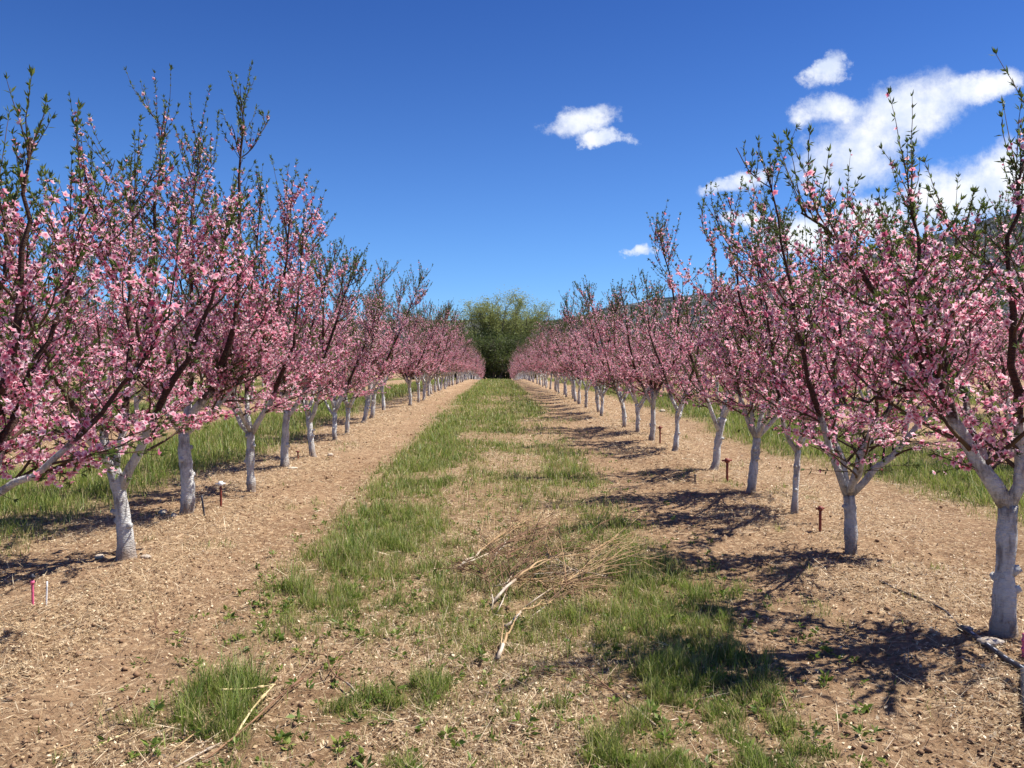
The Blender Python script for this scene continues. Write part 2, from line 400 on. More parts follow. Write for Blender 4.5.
def blade_leaves(C, D, L, Wd, rng):
    """lanceolate folded leaves: 4 verts, 2 tris"""
    n = len(C); D = D/np.linalg.norm(D, axis=1)[:, None]
    S_ = np.cross(D, rng.standard_normal((n, 3))); S_ /= np.linalg.norm(S_, axis=1)[:, None]
    N_ = np.cross(D, S_)
    V = np.zeros((n, 4, 3)); m = C+D*(L*.45)[:, None]
    V[:, 0] = C; V[:, 1] = m+S_*(Wd/2)[:, None]; V[:, 2] = C+D*L[:, None]-N_*(L*.18)[:, None]; V[:, 3] = m-S_*(Wd/2)[:, None]
    b0 = (np.arange(n)*4)[:, None]
    return V.reshape(-1, 3), np.concatenate([b0+np.array([[0, 1, 2]]), b0+np.array([[0, 2, 3]])])

def gen_tree(seed, H=3.5, fork=.72, tr=.078, lean=(0, 0), nsc=4, limbs=None, trunk=None, bloom=1.0, leafy=1.0, spread=.84, az0=None, low=True):
    rng = np.random.default_rng(seed)
    tk = Tubes(); br = Tubes()
    if trunk is None:
        n = 9; zz = np.linspace(-.08, fork, n)
        wx = np.cumsum(rng.standard_normal(n))*.015; wy = np.cumsum(rng.standard_normal(n))*.015
        T = np.stack([lean[0]*zz/fork+wx-wx[0], lean[1]*zz/fork+wy-wy[0], zz], -1)
    else: T = resample(trunk, 9)
    Tz = np.linspace(0, 1, len(T))
    tr_r = tr*.73*(1.0-.20*Tz+.40*np.exp(-Tz*10)+.05*rng.standard_normal(len(T)))
    tr_r[1:-1] *= 1+.07*rng.standard_normal(len(T)-2)
    T2 = resample(T, 18); r2 = np.interp(np.linspace(0, 1, 18), Tz, tr_r)*(1+.035*rng.standard_normal(18)); tk.add(T2, r2, 16, rough=.045, rng=rng)
    for _ in range(3):                                   # healed pruning stubs
        p, d = samp(T2, rng.uniform(.35, .97)); a = rng.uniform(0, 6.28); o2 = np.array([math.cos(a), math.sin(a), rng.uniform(.2, .8)]); rk = tr*rng.uniform(.20, .34)
        tk.add(np.array([p+o2*tr*.35, p+o2*tr*.72, p+o2*tr*rng.uniform(.84, 1.1)]), [rk*1.3, rk*1.1, rk*.75], 8, rough=.08, rng=rng)
    top = T[-1]; sc = []
    if limbs is None:
        a0 = rng.uniform(0, 6.28) if az0 is None else az0
        for k in range(nsc):
            a = a0+k*2*math.pi/nsc+rng.uniform(-.35, .35)
            tilt = rng.uniform(.62, .98)*spread**.5
            st = T[-1-min(k % 3, 2)]
            d = np.array([math.cos(a)*math.sin(tilt), math.sin(a)*math.sin(tilt), math.cos(tilt)])
            Ln = (H-fork)*rng.uniform(.82, .98)
            P = curve_pts(st, d, Ln, 13, rng, up=.085, wob=.075)
            f = (H*.93-st[2])/(P[-1, 2]-st[2])
            P[:, 2] = st[2]+(P[:, 2]-st[2])*min(max(f*rng.uniform(.86, 1.0), .7), 1.25)
            P[:, :2] = st[:2]+(P[:, :2]-st[:2])*min(1, 1.25*spread/np.linalg.norm(P[-1, :2]-st[:2]+1e-6))
            sc.append((P, tr*.60*rng.uniform(.8, 1.1)))
    else:
        for (P, r) in limbs: sc.append((resample(P, 15)+np.concatenate([[[0, 0, 0]], rng.standard_normal((14, 3))*.012]), r))
    shoots = []
    for P, r in sc:
        m = len(P); s = np.linspace(0, 1, m)
        tk.add(P, np.maximum(r*.72*(1-s)**1.05*(1+.06*rng.standard_normal(m))+.005, .005), 9, rough=.05, rng=rng)
        L = np.linalg.norm(np.diff(P, axis=0), axis=1).sum()
        nsec = int(L*4.8)
        for k in range(nsec):
            tt = rng.uniform(.12, .97) if k > 2 else .12+.05*k
            p, d = samp(P, tt)
            if p[2] < .62: continue
            a = rng.uniform(0, 6.28)
            out = np.array([math.cos(a), math.sin(a), 0])
            c = p[:2]-top[:2]; cn = np.linalg.norm(c)
            if cn > .15: out[:2] += .55*c/cn
            dd = d*.55+out*.80+np.array([0, 0, .22])
            if p[2] < 1.35: dd[2] -= .25*rng.random()
            ln = rng.uniform(.45, 1.05)*(1-.42*tt)*spread
            Q = curve_pts(p, dd, ln, 7, rng, up=.10 if tt > .3 else .03, wob=.10)
            rq = max(.24*r*(1-tt)+.004, .005)
            br.add(Q, np.linspace(rq, .0032, len(Q)), 5, cap=False)
            for _ in range(int(ln*13)+1):
                shoots.append((Q, rng.uniform(.1, 1.0), .42 if Q[-1, 2] > 1.3 else .34))
        for _ in range(int(L*9)):
            shoots.append((P, rng.uniform(.1, 1.0), .36))
        # tall whips at the limb ends
        for _ in range(5): shoots.append((P, rng.uniform(.78, .999), -.95))
    SP = []; tips = []
    for Q, tt, ln in shoots:
        p, d = samp(Q, min(tt, .999))
        if p[2] < (.9 if low else .6) and rng.random() < .75: continue
        whip = ln < 0
        a = rng.uniform(0, 6.28); out = np.array([math.cos(a), math.sin(a), rng.uniform(-.35, .5)])
        if whip:
            dd = d*.5+out*.28+np.array([0, 0, 1.]); L = rng.uniform(.40, .95)*(H/3.6); up = .05
        else:
            dd = d*.45+out*.85+np.array([0, 0, .35 if p[2] > 1.1 else -.1]); L = rng.uniform(.5, 1.25)*ln; up = .09 if p[2] > 1.1 else .0
            if p[2] > H*.72: dd[2] += .55
        m = 5
        P = curve_pts(p, dd, L, m, rng, up=up, wob=.07)
        cap_ = H*rng.uniform(.84, 1.03)-.35*max(0, np.hypot(p[0]-top[0], p[1]-top[1])-.5)
        if P[-1, 2] > cap_: P = P[0]+(P-P[0])*max(.22, min(1, (cap_-p[2])/(P[-1, 2]-p[2])))
        br.add(P, np.linspace(.0038 if not whip else .0052, .0015, m+1), 3, cap=False)
        SP.append(P); tips.append(P[-1])
    # flowers and leaves along every shoot
    C = []; Nn = []; LC = []; LD = []
    for P in SP:
        L = np.linalg.norm(np.diff(P, axis=0), axis=1).sum()
        n = int(L/.0150)
        tt = np.sort(rng.uniform(.06, 1, n))*(len(P)-1)-1e-6
        k = tt.astype(int); f = (tt-k)[:, None]; pos = P[k]*(1-f)+P[k+1]*f
        rad = rng.standard_normal((n, 3)); rad[:, 2] += .25; rad /= np.linalg.norm(rad, axis=1)[:, None]
        z = pos[:, 2]/H
        clump = vnoise(pos[:, 0]*5+seed, pos[:, 2]*5+pos[:, 1]*4, seed)
        pb = 1.0*(1-.93*sstep(z, .58, .95))*(sstep(pos[:, 2], .62, 1.12) if low else sstep(pos[:, 2], .45, .8))*sstep(clump, .22, .55)*bloom*(1-.45*(tt/(len(P)-1))**3)
        kb = rng.random(n) < pb
        C.append(pos[kb]+rad[kb]*rng.uniform(.006, .026, (kb.sum(), 1))); Nn.append(rad[kb])
        pl = leafy*(.22+.60*sstep(z, .50, .85))
        kl = (rng.random(n) < pl) & (rng.random(n) < .55)
        d = (P[-1]-P[0])/L
        for _ in range(3):
            LC.append(pos[kl]); LD.append(d*1.0+rng.standard_normal((kl.sum(), 3))*.55)
        nt_ = 6
        LC.append(np.repeat(P[-1:], nt_, 0)); LD.append(d*1.4+rng.standard_normal((nt_, 3))*.5)
    C = np.concatenate(C); Nn = np.concatenate(Nn); LC = np.concatenate(LC); LD = np.concatenate(LD)
    size = rng.uniform(.013, .0275, len(C)); bud = rng.random(len(C)) < .16; size[bud] = rng.uniform(.007, .011, bud.sum())
    big = vnoise(C[:, 0]*3.1+7, C[:, 2]*3.1+C[:, 1]*2, seed+5)
    tint = np.clip(.76+.36*(big-.5)+.22*rng.standard_normal(len(C)), .16, .95); tint[bud] = rng.uniform(.12, .4, bud.sum())
    nl = len(LC)
    V, F = blade_leaves(LC, LD, rng.uniform(.024, .052, nl), rng.uniform(.007, .014, nl), rng)
    lt = np.repeat(np.clip(rng.normal(.45, .25, nl), 0, 1), 4)
    return (tk.mesh('trunk', M_bark), br.mesh('branches', M_twig), blossom_mesh('blossoms', C, Nn, size, tint, rng),
            mesh('leaves', V, [F], M_leaf, {'tint': lt}))

def place_tree(parts, x, y, rz, sc, label, group):
    root = empty('peach_tree', (x, y, gz(x, y)), label, 'tree', group, rz)
    h_ = abs(math.sin(x*12.9+y*78.2)*43758.5)%1
    root.scale = (sc, sc, sc*(.94+.12*h_) if sc != 1 else 1)
    if sc != 1: root.rotation_euler = ((h_-.5)*.17, (((h_*7) % 1)-.5)*.17, rz)
    for nm, me_ in zip(('trunk', 'branches', 'blossoms', 'leaves'), parts):
        link(nm, me_, root)
    return root

def px_line(base, d, pts, off):
    """a limb measured on the photo, at distance d, leaning `off` metres away by its end; local to base"""
    n = len(pts); out = []
    for k, (px, py) in enumerate(pts):
        Yk = d+off*(k/(n-1))**1.2; p = at(px, py, Yk); out.append((p.x-base.x, p.y-base.y, p.z-base.z))
    return np.array(out)

NEAR = {}
def near_tree(key, base_px, fork_pts, limbs, tr, H, seed, label, group, extra=None, d=None, **kw):
    b0 = at(*base_px); b0 = Vector((b0.x, b0.y, 0)); b0.z = gz(b0.x, b0.y)
    d = b0.y
    tkp = px_line(b0, d, [base_px]+fork_pts, 0); tkp[0] = (0, 0, -.08)
    L = [(px_line(b0, d, p, off), r) for p, off, r in limbs]
    for a, tilt, ln, r in (extra or []):
        s = tkp[-1]; e = []
        for k in range(6):
            f = k/5; tl = tilt*(1-.55*f)
            e.append(s.copy()); s = s+np.array([math.cos(a)*math.sin(tl), math.sin(a)*math.sin(tl), math.cos(tl)])*ln/5
        L.append((np.array(e), r))
    parts = gen_tree(seed, H=H, tr=tr, limbs=L, trunk=tkp, **kw)
    place_tree(parts, b0.x, b0.y, 0, 1, label, group)

GL, GR = 'peach trees of the row left of the grass lane', 'peach trees of the row right of the grass lane'
near_tree('L0', (-38, 668), [(-36, 600), (-32, 520)],
    [([(-32, 522), (0, 487), (28, 474), (60, 462), (92, 425), (118, 395), (150, 350), (170, 310)], -.1, .026),
     ([(-32, 522), (-5, 465), (12, 425), (24, 385), (55, 335), (75, 285), (85, 245)], .25, .034),
     ([(-32, 522), (-12, 450), (2, 385), (16, 335), (24, 260), (28, 190), (30, 135)], -.1, .044),
     ([(-34, 522), (-80, 440), (-110, 350), (-130, 230)], .3, .045)], .085, 3.0, 11,
    'nearest peach tree at the left edge, only its limbs and pink crown in frame', GL, extra=[(1.9, .7, 2.0, .036)], low=False)
near_tree('L1', (127, 567), [(125, 530), (120, 490), (113, 468)],
    [([(113, 470), (104, 430), (92, 385), (72, 340), (58, 290), (55, 255)], .35, .040),
     ([(122, 488), (137, 458), (147, 425), (172, 390), (192, 350), (212, 300), (224, 255), (232, 215)], -.2, .046),
     ([(116, 472), (124, 425), (130, 370), (128, 290), (131, 220), (134, 170)], .5, .034)], .083, 3.35, 12,
    'leaning grey-white trunk peach tree, first whole trunk from the left edge', GL, extra=[(4.6, .85, 1.8, .034), (2.6, .9, 1.8, .03)])
near_tree('L2', (186, 520), [(189, 490), (184, 450), (184, 432)],
    [([(184, 434), (168, 415), (155, 385), (146, 330), (152, 240), (165, 110)], .3, .046),
     ([(184, 434), (200, 405), (215, 380), (233, 345), (240, 290), (238, 200), (243, 100)], -.2, .052),
     ([(184, 436), (188, 400), (196, 340), (190, 260), (200, 140)], .5, .040),
     ([(184, 436), (212, 408), (250, 375), (280, 300), (292, 200)], .5, .036)], .088, 4.35, 13,
    'tallest peach tree at left, its leafy whips rising above all others', GL, extra=[(4.5, .7, 2.6, .036)])
near_tree('L3', (252, 496), [(250, 465), (251, 432)],
    [([(251, 436), (235, 415), (228, 390), (215, 320), (212, 230)], .2, .036),
     ([(251, 434), (246, 405), (250, 340), (255, 250), (262, 190)], .5, .036),
     ([(252, 434), (266, 412), (280, 385), (296, 330), (302, 240)], -.2, .038)], .068, 3.9, 14,
    'peach tree on a slim bright white trunk, third trunk from the left edge', GL, extra=[(4.5, .75, 2.3, .034), (1.2, .8, 2.2, .03)])
near_tree('R1', (1003, 645), [(1004, 590), (1006, 545), (1008, 505)],
    [([(1008, 506), (988, 482), (968, 455), (952, 418), (940, 388), (926, 362), (906, 338), (880, 292), (845, 250), (800, 210)], .1, .056),
     ([(950, 405), (936, 375), (926, 335), (921, 285), (916, 235), (908, 185)], .15, .028),
     ([(1008, 508), (1022, 470), (1018, 400), (1008, 330), (1012, 250), (1024, 160)], -.2, .040),
     ([(1008, 508), (1040, 460), (1070, 390), (1100, 290), (1120, 200)], .25, .045),
     ([(945, 395), (905, 388), (870, 400), (835, 405)], -.1, .018)], .082, 3.05, 21,
    'nearest peach tree on the right, thick whitewashed trunk beside the black pipe', GR, extra=[(1.6, .75, 1.8, .032)], bloom=.9)
near_tree('R2', (851, 560), [(851, 525), (849, 495)],
    [([(846, 494), (836, 470), (827, 440), (817, 400), (806, 370), (796, 320), (780, 240), (768, 170)], -.15, .034),
     ([(849, 494), (846, 465), (835, 442), (832, 410), (838, 340), (846, 250)], .4, .032),
     ([(851, 490), (853, 455), (868, 440), (884, 425), (893, 385), (896, 320), (880, 230)], .3, .034),
     ([(852, 494), (866, 472), (886, 464), (902, 444), (930, 415), (950, 350), (960, 260)], -.1, .034)], .068, 3.35, 22,
    'peach tree forking low into four bright white limbs, second from the right edge', GR, extra=[(4.6, .8, 1.9, .03)])
near_tree('R3', (794, 517), [(796, 480), (798, 450)],
    [([(797, 452), (782, 425), (775, 385), (768, 320), (756, 250)], -.1, .026),
     ([(798, 450), (805, 420), (800, 360), (790, 290), (785, 220)], .3, .028)], .048, 3.2, 23,
    'thin young peach tree with the slenderest trunk in the right row', GR, extra=[(4.7, .7, 1.9, .024), (.6, .75, 2.0, .025)])
near_tree('R4', (750, 497), [(754, 465), (757, 438)],
    [([(757, 440), (746, 415), (738, 385), (722, 320), (712, 240)], .1, .034),
     ([(757, 440), (764, 410), (770, 360), (760, 290), (752, 220)], .4, .034),
     ([(757, 440), (748, 410), (752, 350), (735, 270), (730, 200)], -.2, .030)], .072, 3.45, 24,
    'peach tree on a dark shaded leaning trunk, fourth from the right edge', GR, extra=[(4.8, .8, 2.0, .03), (.2, .8, 2.1, .03)])

VAR = [gen_tree(100+k, H=(3.75, 3.6, 3.9, 3.7, 3.55, 4.0, 3.65)[k], fork=(.72, .8, .66, .7, .85, .75, .62)[k], nsc=(4, 3, 4, 5, 4, 3, 4)[k],
                tr=(.075, .07, .08, .068, .078, .082, .07)[k], lean=((.03, 0), (-.06, .02), (.05, -.03), (0, .04), (-.03, -.02), (.06, .02), (-.02, 0))[k],
                bloom=(1, .95, 1, 1.0, .9, 1, .95)[k]) for k in range(7)]
ORD = ['', 'first', 'second', 'third', 'fourth', 'fifth', 'sixth', 'seventh', 'eighth', 'ninth', 'tenth', 'eleventh', 'twelfth', 'thirteenth', 'fourteenth', 'fifteenth', 'sixteenth']
rnd = random.Random(5)
lpx = [(284, 470), (314, 460), (336, 442), (347, 436), (363, 424), (371, 420), (384, 411)]
rpx = [(714, 473), (674, 453), (652, 443), (637, 434), (624, 430), (602, 418)]
looks = ['white trunk leaning left', 'grey-white trunk', 'forked white trunk', 'slim white trunk', 'whitewashed trunk']
def row(pxs, x0, first_ord, side, group, grow):
    d = 0; k = first_ord; spots = []
    for p in pxs:
        q = at(*p); spots.append((q.x, q.y))
    y = spots[-1][1]
    while y < 142:
        y += (1.95 if y < 55 else 2.45)+rnd.uniform(-.18, .18); spots.append((x0+rnd.uniform(-.1, .1), y))
    for j, (x, y) in enumerate(spots):
        n = first_ord+j
        if n < len(ORD): lab = 'peach tree, %s whitewashed trunk from the %s edge in the near %s row' % (ORD[n], side, side)
        elif y < 60: lab = 'pink peach tree in the crowded far half of the near %s row' % side
        else: lab = 'tiny far peach tree at the end of the near %s row by the green trees' % side
        sc = (rnd.uniform(.93, 1.08))*grow(y)
        place_tree(VAR[(j*3+first_ord) % 7], x, y, rnd.uniform(0, 6.28), sc, lab, group)
row(lpx, -ROWX, 4, 'left', GL, lambda y: .91+.08*min(1, y/40)-.08*sstep(y, 42, 60))
row(rpx, ROWX, 5, 'right', GR, lambda y: .82+.08*min(1, y/30))
near_b = {-1: 'left', 1: 'right'}
ranks = ['second', 'third', 'fourth', 'fifth']
for s in (-1, 1):
    for m, xr in enumerate((8.5, 14.1, 19.7, 25.3)):
        x0 = s*xr; y = xr/(.66)-1.5+rnd.uniform(0, .8)
        while y < 63:
            place_tree(VAR[rnd.randrange(7)], x0+rnd.uniform(-.15, .15), y, rnd.uniform(0, 6.28), rnd.uniform(.93, 1.1),
                       'peach tree of the %s row to the %s, half hidden behind the nearer row' % (ranks[m], near_b[s]), 'peach trees of the %s row to the %s' % (ranks[m], near_b[s]))
            y += (1.95 if m == 0 else 2.3 if m == 1 else 3.0)+rnd.uniform(-.25, .25)

# ------------------------------------------------------------------ green trees closing the far end of the lane
M_farbark, t, b, o_ = new_mat('grey_bark', .9, .2)
t.l.new(t.ramp(t.noise(obj_co(t), 3, 5).outputs[0], [(.3, (.06, .05, .04)), (.7, (.17, .15, .12))]), b.inputs['Base Color'])
def leafy_tree(seed, x, y, H, R, stems, label, tintc, base=.35, nleaf=16000, leaf=.092, sc=2.3):
    rng = np.random.default_rng(seed); tk = Tubes(); cen = []
    root = empty('leafy_tree', (x, y, gz(x, y)), label, 'tree', 'green trees closing the end of the lane'); root.scale = (sc*1.3, sc*1.3, sc)
    for k in range(stems):
        a = k*2*math.pi/stems+rng.uniform(-.4, .4); tilt = rng.uniform(.12, .52)
        d = np.array([math.cos(a)*math.sin(tilt), math.sin(a)*math.sin(tilt), math.cos(tilt)])
        P = curve_pts((math.cos(a)*.12, math.sin(a)*.12, -.1), d, H*rng.uniform(.72, .93), 12, rng, up=.02, wob=.06)
        tk.add(P, np.linspace(.085, .02, 13), 7)
        for _ in range(16):
            tt = rng.uniform(.12, .98); p, dd = samp(P, tt); b2 = rng.uniform(0, 6.28)
            e = dd*.5+np.array([math.cos(b2), math.sin(b2), .25])
            Q = curve_pts(p, e, R*rng.uniform(.35, .85)*(1.1-.6*tt), 7, rng, up=.07, wob=.13)
            tk.add(Q, np.linspace(.05*(1.2-tt), .012, 8), 4, cap=False)
            for _ in range(5):
                s, d3 = samp(Q, rng.uniform(.3, .999)); cen.append(s)
                Q2 = curve_pts(s, d3+rng.standard_normal(3)*.6+np.array([0, 0, .3]), rng.uniform(.4, .9), 4, rng, wob=.1)
                tk.add(Q2, np.linspace(.014, .006, 5), 3, cap=False); cen.append(Q2[-1])
    cen = np.array(cen); idx = rng.integers(0, len(cen), nleaf)
    spread = rng.uniform(.10, .30, len(cen))
    C = cen[idx]+rng.standard_normal((nleaf, 3))*spread[idx][:, None]*np.array([1, 1, .8])
    C = C[C[:, 2] > base]; n = len(C)
    V, F = blade_leaves(C, rng.standard_normal((n, 3))+np.array([0, 0, .3]), rng.uniform(.6, 1.4, n)*leaf, rng.uniform(.3, .6, n)*leaf, rng)
    cl = rng.random(len(cen))
    T = np.clip(tintc+.3*(vnoise(C[:, 0]*.8, C[:, 2]*.8+C[:, 1]*.5, seed)-.5)+.12*rng.standard_normal(n), 0, 1)
    link('trunk', tk.mesh('trunk', M_farbark), root)
    link('crown', mesh('crown', V, [F], M_far_leaf, {'tint': np.repeat(T, 4)}), root)
leafy_tree(21, 1.4, 158, 7.3, 3.0, 11, 'broad yellow-green leafy tree closing the end of the grass lane', .80, nleaf=60000, base=1.2)
leafy_tree(8, -5.2, 163, 6.3, 3.0, 7, 'paler thin-crowned tree left of the broad one at the lane end', .86, nleaf=26000, base=1.5)
leafy_tree(9, -1.0, 151, 3.6, 2.6, 10, 'dark green thicket low between the two far trees', .26, base=0, nleaf=34000)
leafy_tree(13, -7, 153, 3.8, 2.8, 8, 'dark bush at the left foot of the far trees', .16, base=0, nleaf=20000)
leafy_tree(14, 6, 153, 3.4, 2.8, 8, 'dark bush at the right foot of the far trees', .18, base=0, nleaf=20000)
leafy_tree(10, 17, 176, 3.0, 2.6, 6, 'olive leafy tree behind the far end of the right row', .40, base=0, nleaf=12000)
leafy_tree(12, -17, 176, 2.8, 2.6, 6, 'olive leafy tree behind the far end of the left row', .35, base=0, nleaf=12000)

# ------------------------------------------------------------------ grass, straw and litter
rng = np.random.default_rng(77)
def scatter(n, y0=2.7, y1=145, k=.70):
    y = y0*(y1/y0)**rng.random(n); x = (rng.random(n)*2-1)*(k*y+.6); return x, y
x, y = scatter(1900000); g = grass_mask(x, y)
keep = rng.random(len(x)) < g**1.15*np.where(np.abs(x) < 3.5, .9, .42)*(.12+1.5*sstep(vnoise(x*13, y*13, 201), .25, .75)); keep &= np.abs(x) < 27
x, y, g = x[keep], y[keep], g[keep]; n = len(x)
tall = np.zeros(n)
for (px, py, r, a) in CLUMPS[:1]+CLUMPS[6:9]:
    p = at(px, py); tall = np.maximum(tall, np.exp(-((x-p.x)**2+(y-p.y)**2)/(r*r)))
side = (np.abs(x) > 3.6)
Lb = (.022+.042*rng.random(n))*(.55+.9*fbm(x*2.3, y*2.3, 15, 3))*(.6+.6*g)*(1+.9*tall)*np.where(side, 1.7, 1.0)*np.minimum(1.5, (y/5)**.22)
Wb = .0034*rng.uniform(.7, 1.4, n)*np.maximum(1, y/4.5)**.8
a = rng.uniform(0, 6.28, n)+3*vnoise(x*6, y*6, 203); lean = rng.uniform(.15, 1.3, n)
dx, dy = np.cos(a)*lean, np.sin(a)*lean; sx, sy = -np.sin(a+.4), np.cos(a+.4)
cell = vnoise(x*13, y*13, 201); Lb *= (.45+1.15*cell)*np.where(rng.random(n) < .10, 1.7, 1)*np.where(np.abs(x) < 3.6, 1.15, 1)
z = ground_h(x, y)-.004
V = np.zeros((n, 5, 3))
for k, (h, l, w) in enumerate(((0, 0, 1), (0, 0, -1), (.55, .3, .8), (.55, .3, -.8), (1., 1.0, 0))):
    V[:, k, 0] = x+dx*Lb*l*.8+sx*Wb*w*.5; V[:, k, 1] = y+dy*Lb*l*.8+sy*Wb*w*.5; V[:, k, 2] = z+Lb*h
b0 = (np.arange(n)*5)[:, None]
F = np.concatenate([b0+np.array([[0, 1, 3]]), b0+np.array([[0, 3, 2]]), b0+np.array([[2, 3, 4]])])
ti = np.clip(rng.normal(.55, .20, n)+.5*(fbm(x*1.5, y*1.5, 19, 3)-.5), 0, .8); dry = rng.random(n) < (.13+.38*(1-g)); ti[dry] = rng.uniform(.8, 1, dry.sum())
T = np.repeat(ti, 5).reshape(n, 5); T[:, 4] = np.clip(T[:, 4]+.08, 0, 1)
print('grass blades', n)
tag(link('grass', mesh('grass', V.reshape(-1, 3), [F], M_grass, {'tint': T.ravel()})), 'green spring grass growing in patchy bands along the lane', 'grass', kind='stuff')

x, y = scatter(800000, 2.7, 40, .66); s = straw_mask(x, y); g = grass_mask(x, y)
keep = (rng.random(len(x)) < np.clip(s*.85+.12, 0, 1)*(1-.55*g)) & (np.abs(x) < 12); x, y = x[keep], y[keep]; n = len(x)
L = rng.uniform(.008, .055, n)*np.maximum(1, y/7)**.5*np.where(rng.random(n) < .34, rng.uniform(1.5, 4.5, n), 1); Wd = rng.uniform(.0012, .0036, n)*np.maximum(1, y/5)**.7
flake = rng.random(n) < .30; L[flake] = rng.uniform(.010, .026, flake.sum())*np.maximum(1, y[flake]/7)**.5; Wd[flake] = L[flake]*rng.uniform(.35, .7, flake.sum())
a = rng.uniform(0, 6.28, n); tl = rng.normal(.0, .28, n)+np.where(flake, rng.normal(0, .35, n), 0); z = ground_h(x, y)+.004+rng.random(n)*.008+np.abs(tl)*L*.4
D_ = np.stack([np.cos(a)*np.cos(tl), np.sin(a)*np.cos(tl), np.sin(tl)], -1); ro = rng.normal(0, .5, n)
S_ = np.stack([-np.sin(a)*np.cos(ro), np.cos(a)*np.cos(ro), np.sin(ro)], -1)
C = np.stack([x, y, z], -1); V = np.zeros((n, 4, 3))
V[:, 0] = C-D_*(L/2)[:, None]; V[:, 1] = C+S_*(Wd/2)[:, None]+D_*(L*.1)[:, None]; V[:, 2] = C+D_*(L/2)[:, None]; V[:, 3] = C-S_*(Wd/2)[:, None]
ti = np.clip(rng.normal(.52, .27, n), 0, 1)
print('straw', n)
tag(link('dry_litter', mesh('dry_litter', V.reshape(-1, 3), [np.arange(n*4).reshape(-1, 4)], M_straw, {'tint': np.repeat(ti, 4)})), 'dry straw, chips and curled leaves strewn over the bare soil', 'litter', kind='stuff')

# broad-leaved weeds among the grass
x, y = scatter(2800, 2.9, 30, .3); keep = (np.abs(x) < 1.9) & (rng.random(len(x)) < .25+.75*fbm(x*2, y*2, 301, 3)); x, y = x[keep], y[keep]; m = len(x)
k = rng.integers(5, 13, m); xi, yi = np.repeat(x, k), np.repeat(y, k); n = len(xi); sz = np.repeat(rng.uniform(.5, 1.3, m), k)
a = rng.uniform(0, 6.28, n); V, F = blade_leaves(np.stack([xi+np.cos(a)*.004, yi+np.sin(a)*.004, ground_h(xi, yi)+rng.uniform(0, .03, n)*sz], -1), np.stack([np.cos(a), np.sin(a), rng.uniform(.05, 1.0, n)], -1), rng.uniform(.02, .045, n)*sz, rng.uniform(.010, .020, n)*sz, rng)
tag(link('weeds', mesh('weeds', V, [F], M_grass, {'tint': np.repeat(np.clip(rng.normal(.45, .2, n), 0, .8), 4)})), 'small dark broad-leaved weeds dotted through the lane', 'weeds', kind='stuff')

# clods of soil
M_clod, t, b, o_ = new_mat('soil_clods', .95, .1)
t.l.new(t.ramp(t.noise(obj_co(t), 9, 4).outputs[0], [(.3, (.17, .095, .056)), (.7, (.34, .22, .13))]), b.inputs['Base Color'])
x, y = scatter(15000, 2.7, 25, .66); n = len(x)
keep = (rng.random(n) < .25+.75*np.exp(-((np.abs(x)-2.5)/1.2)**2)) & (np.abs(x) < 5); x, y = x[keep], y[keep]; n = len(x)
r = rng.gamma(2.0, .0034, n)+.003; r = np.minimum(r, .03)*np.maximum(1, y/8)**.4
oc = np.array([(1, 0, 0), (-1, 0, 0), (0, 1, 0), (0, -1, 0), (0, 0, 1), (0, 0, -1)], float)
V = np.stack([x, y, ground_h(x, y)+r*.3], -1)[:, None, :]+oc[None]*r[:, None, None]*rng.uniform(.5, 1.2, (n, 6, 1))*np.array([1, 1, .7])
q_, _ = np.linalg.qr(rng.standard_normal((3, 3)))
fo = np.array([(0, 2, 4), (2, 1, 4), (1, 3, 4), (3, 0, 4), (2, 0, 5), (1, 2, 5), (3, 1, 5), (0, 3, 5)])
F = ((np.arange(n)*6)[:, None, None]+fo[None]).reshape(-1, 3)
tag(link('soil_clods', mesh('soil_clods', V.reshape(-1, 3), [F], M_clod, None, True)), 'crumbled brown soil clods scattered along the bare strips', 'soil', kind='stuff')

# ------------------------------------------------------------------ cut branches, canes, stalks
def cane_mat(name, c0, c1, rough=.65):
    m, t, b, o_ = new_mat(name, rough, .3)
    t.l.new(t.ramp(t.noise(obj_co(t), 9, 4).outputs[0], [(.35, c0), (.65, c1)]), b.inputs['Base Color']); return m
M_redcane = cane_mat('red_brown_cane', (.11, .052, .030), (.27, .150, .080))
M_tancane = cane_mat('tan_cane', (.29, .17, .08), (.48, .33, .17))
M_whitecane = cane_mat('pale_cut_wood', (.27, .19, .12), (.54, .46, .36))
M_stalk = cane_mat('dry_yellow_stalk', (.50, .37, .17), (.68, .56, .31))

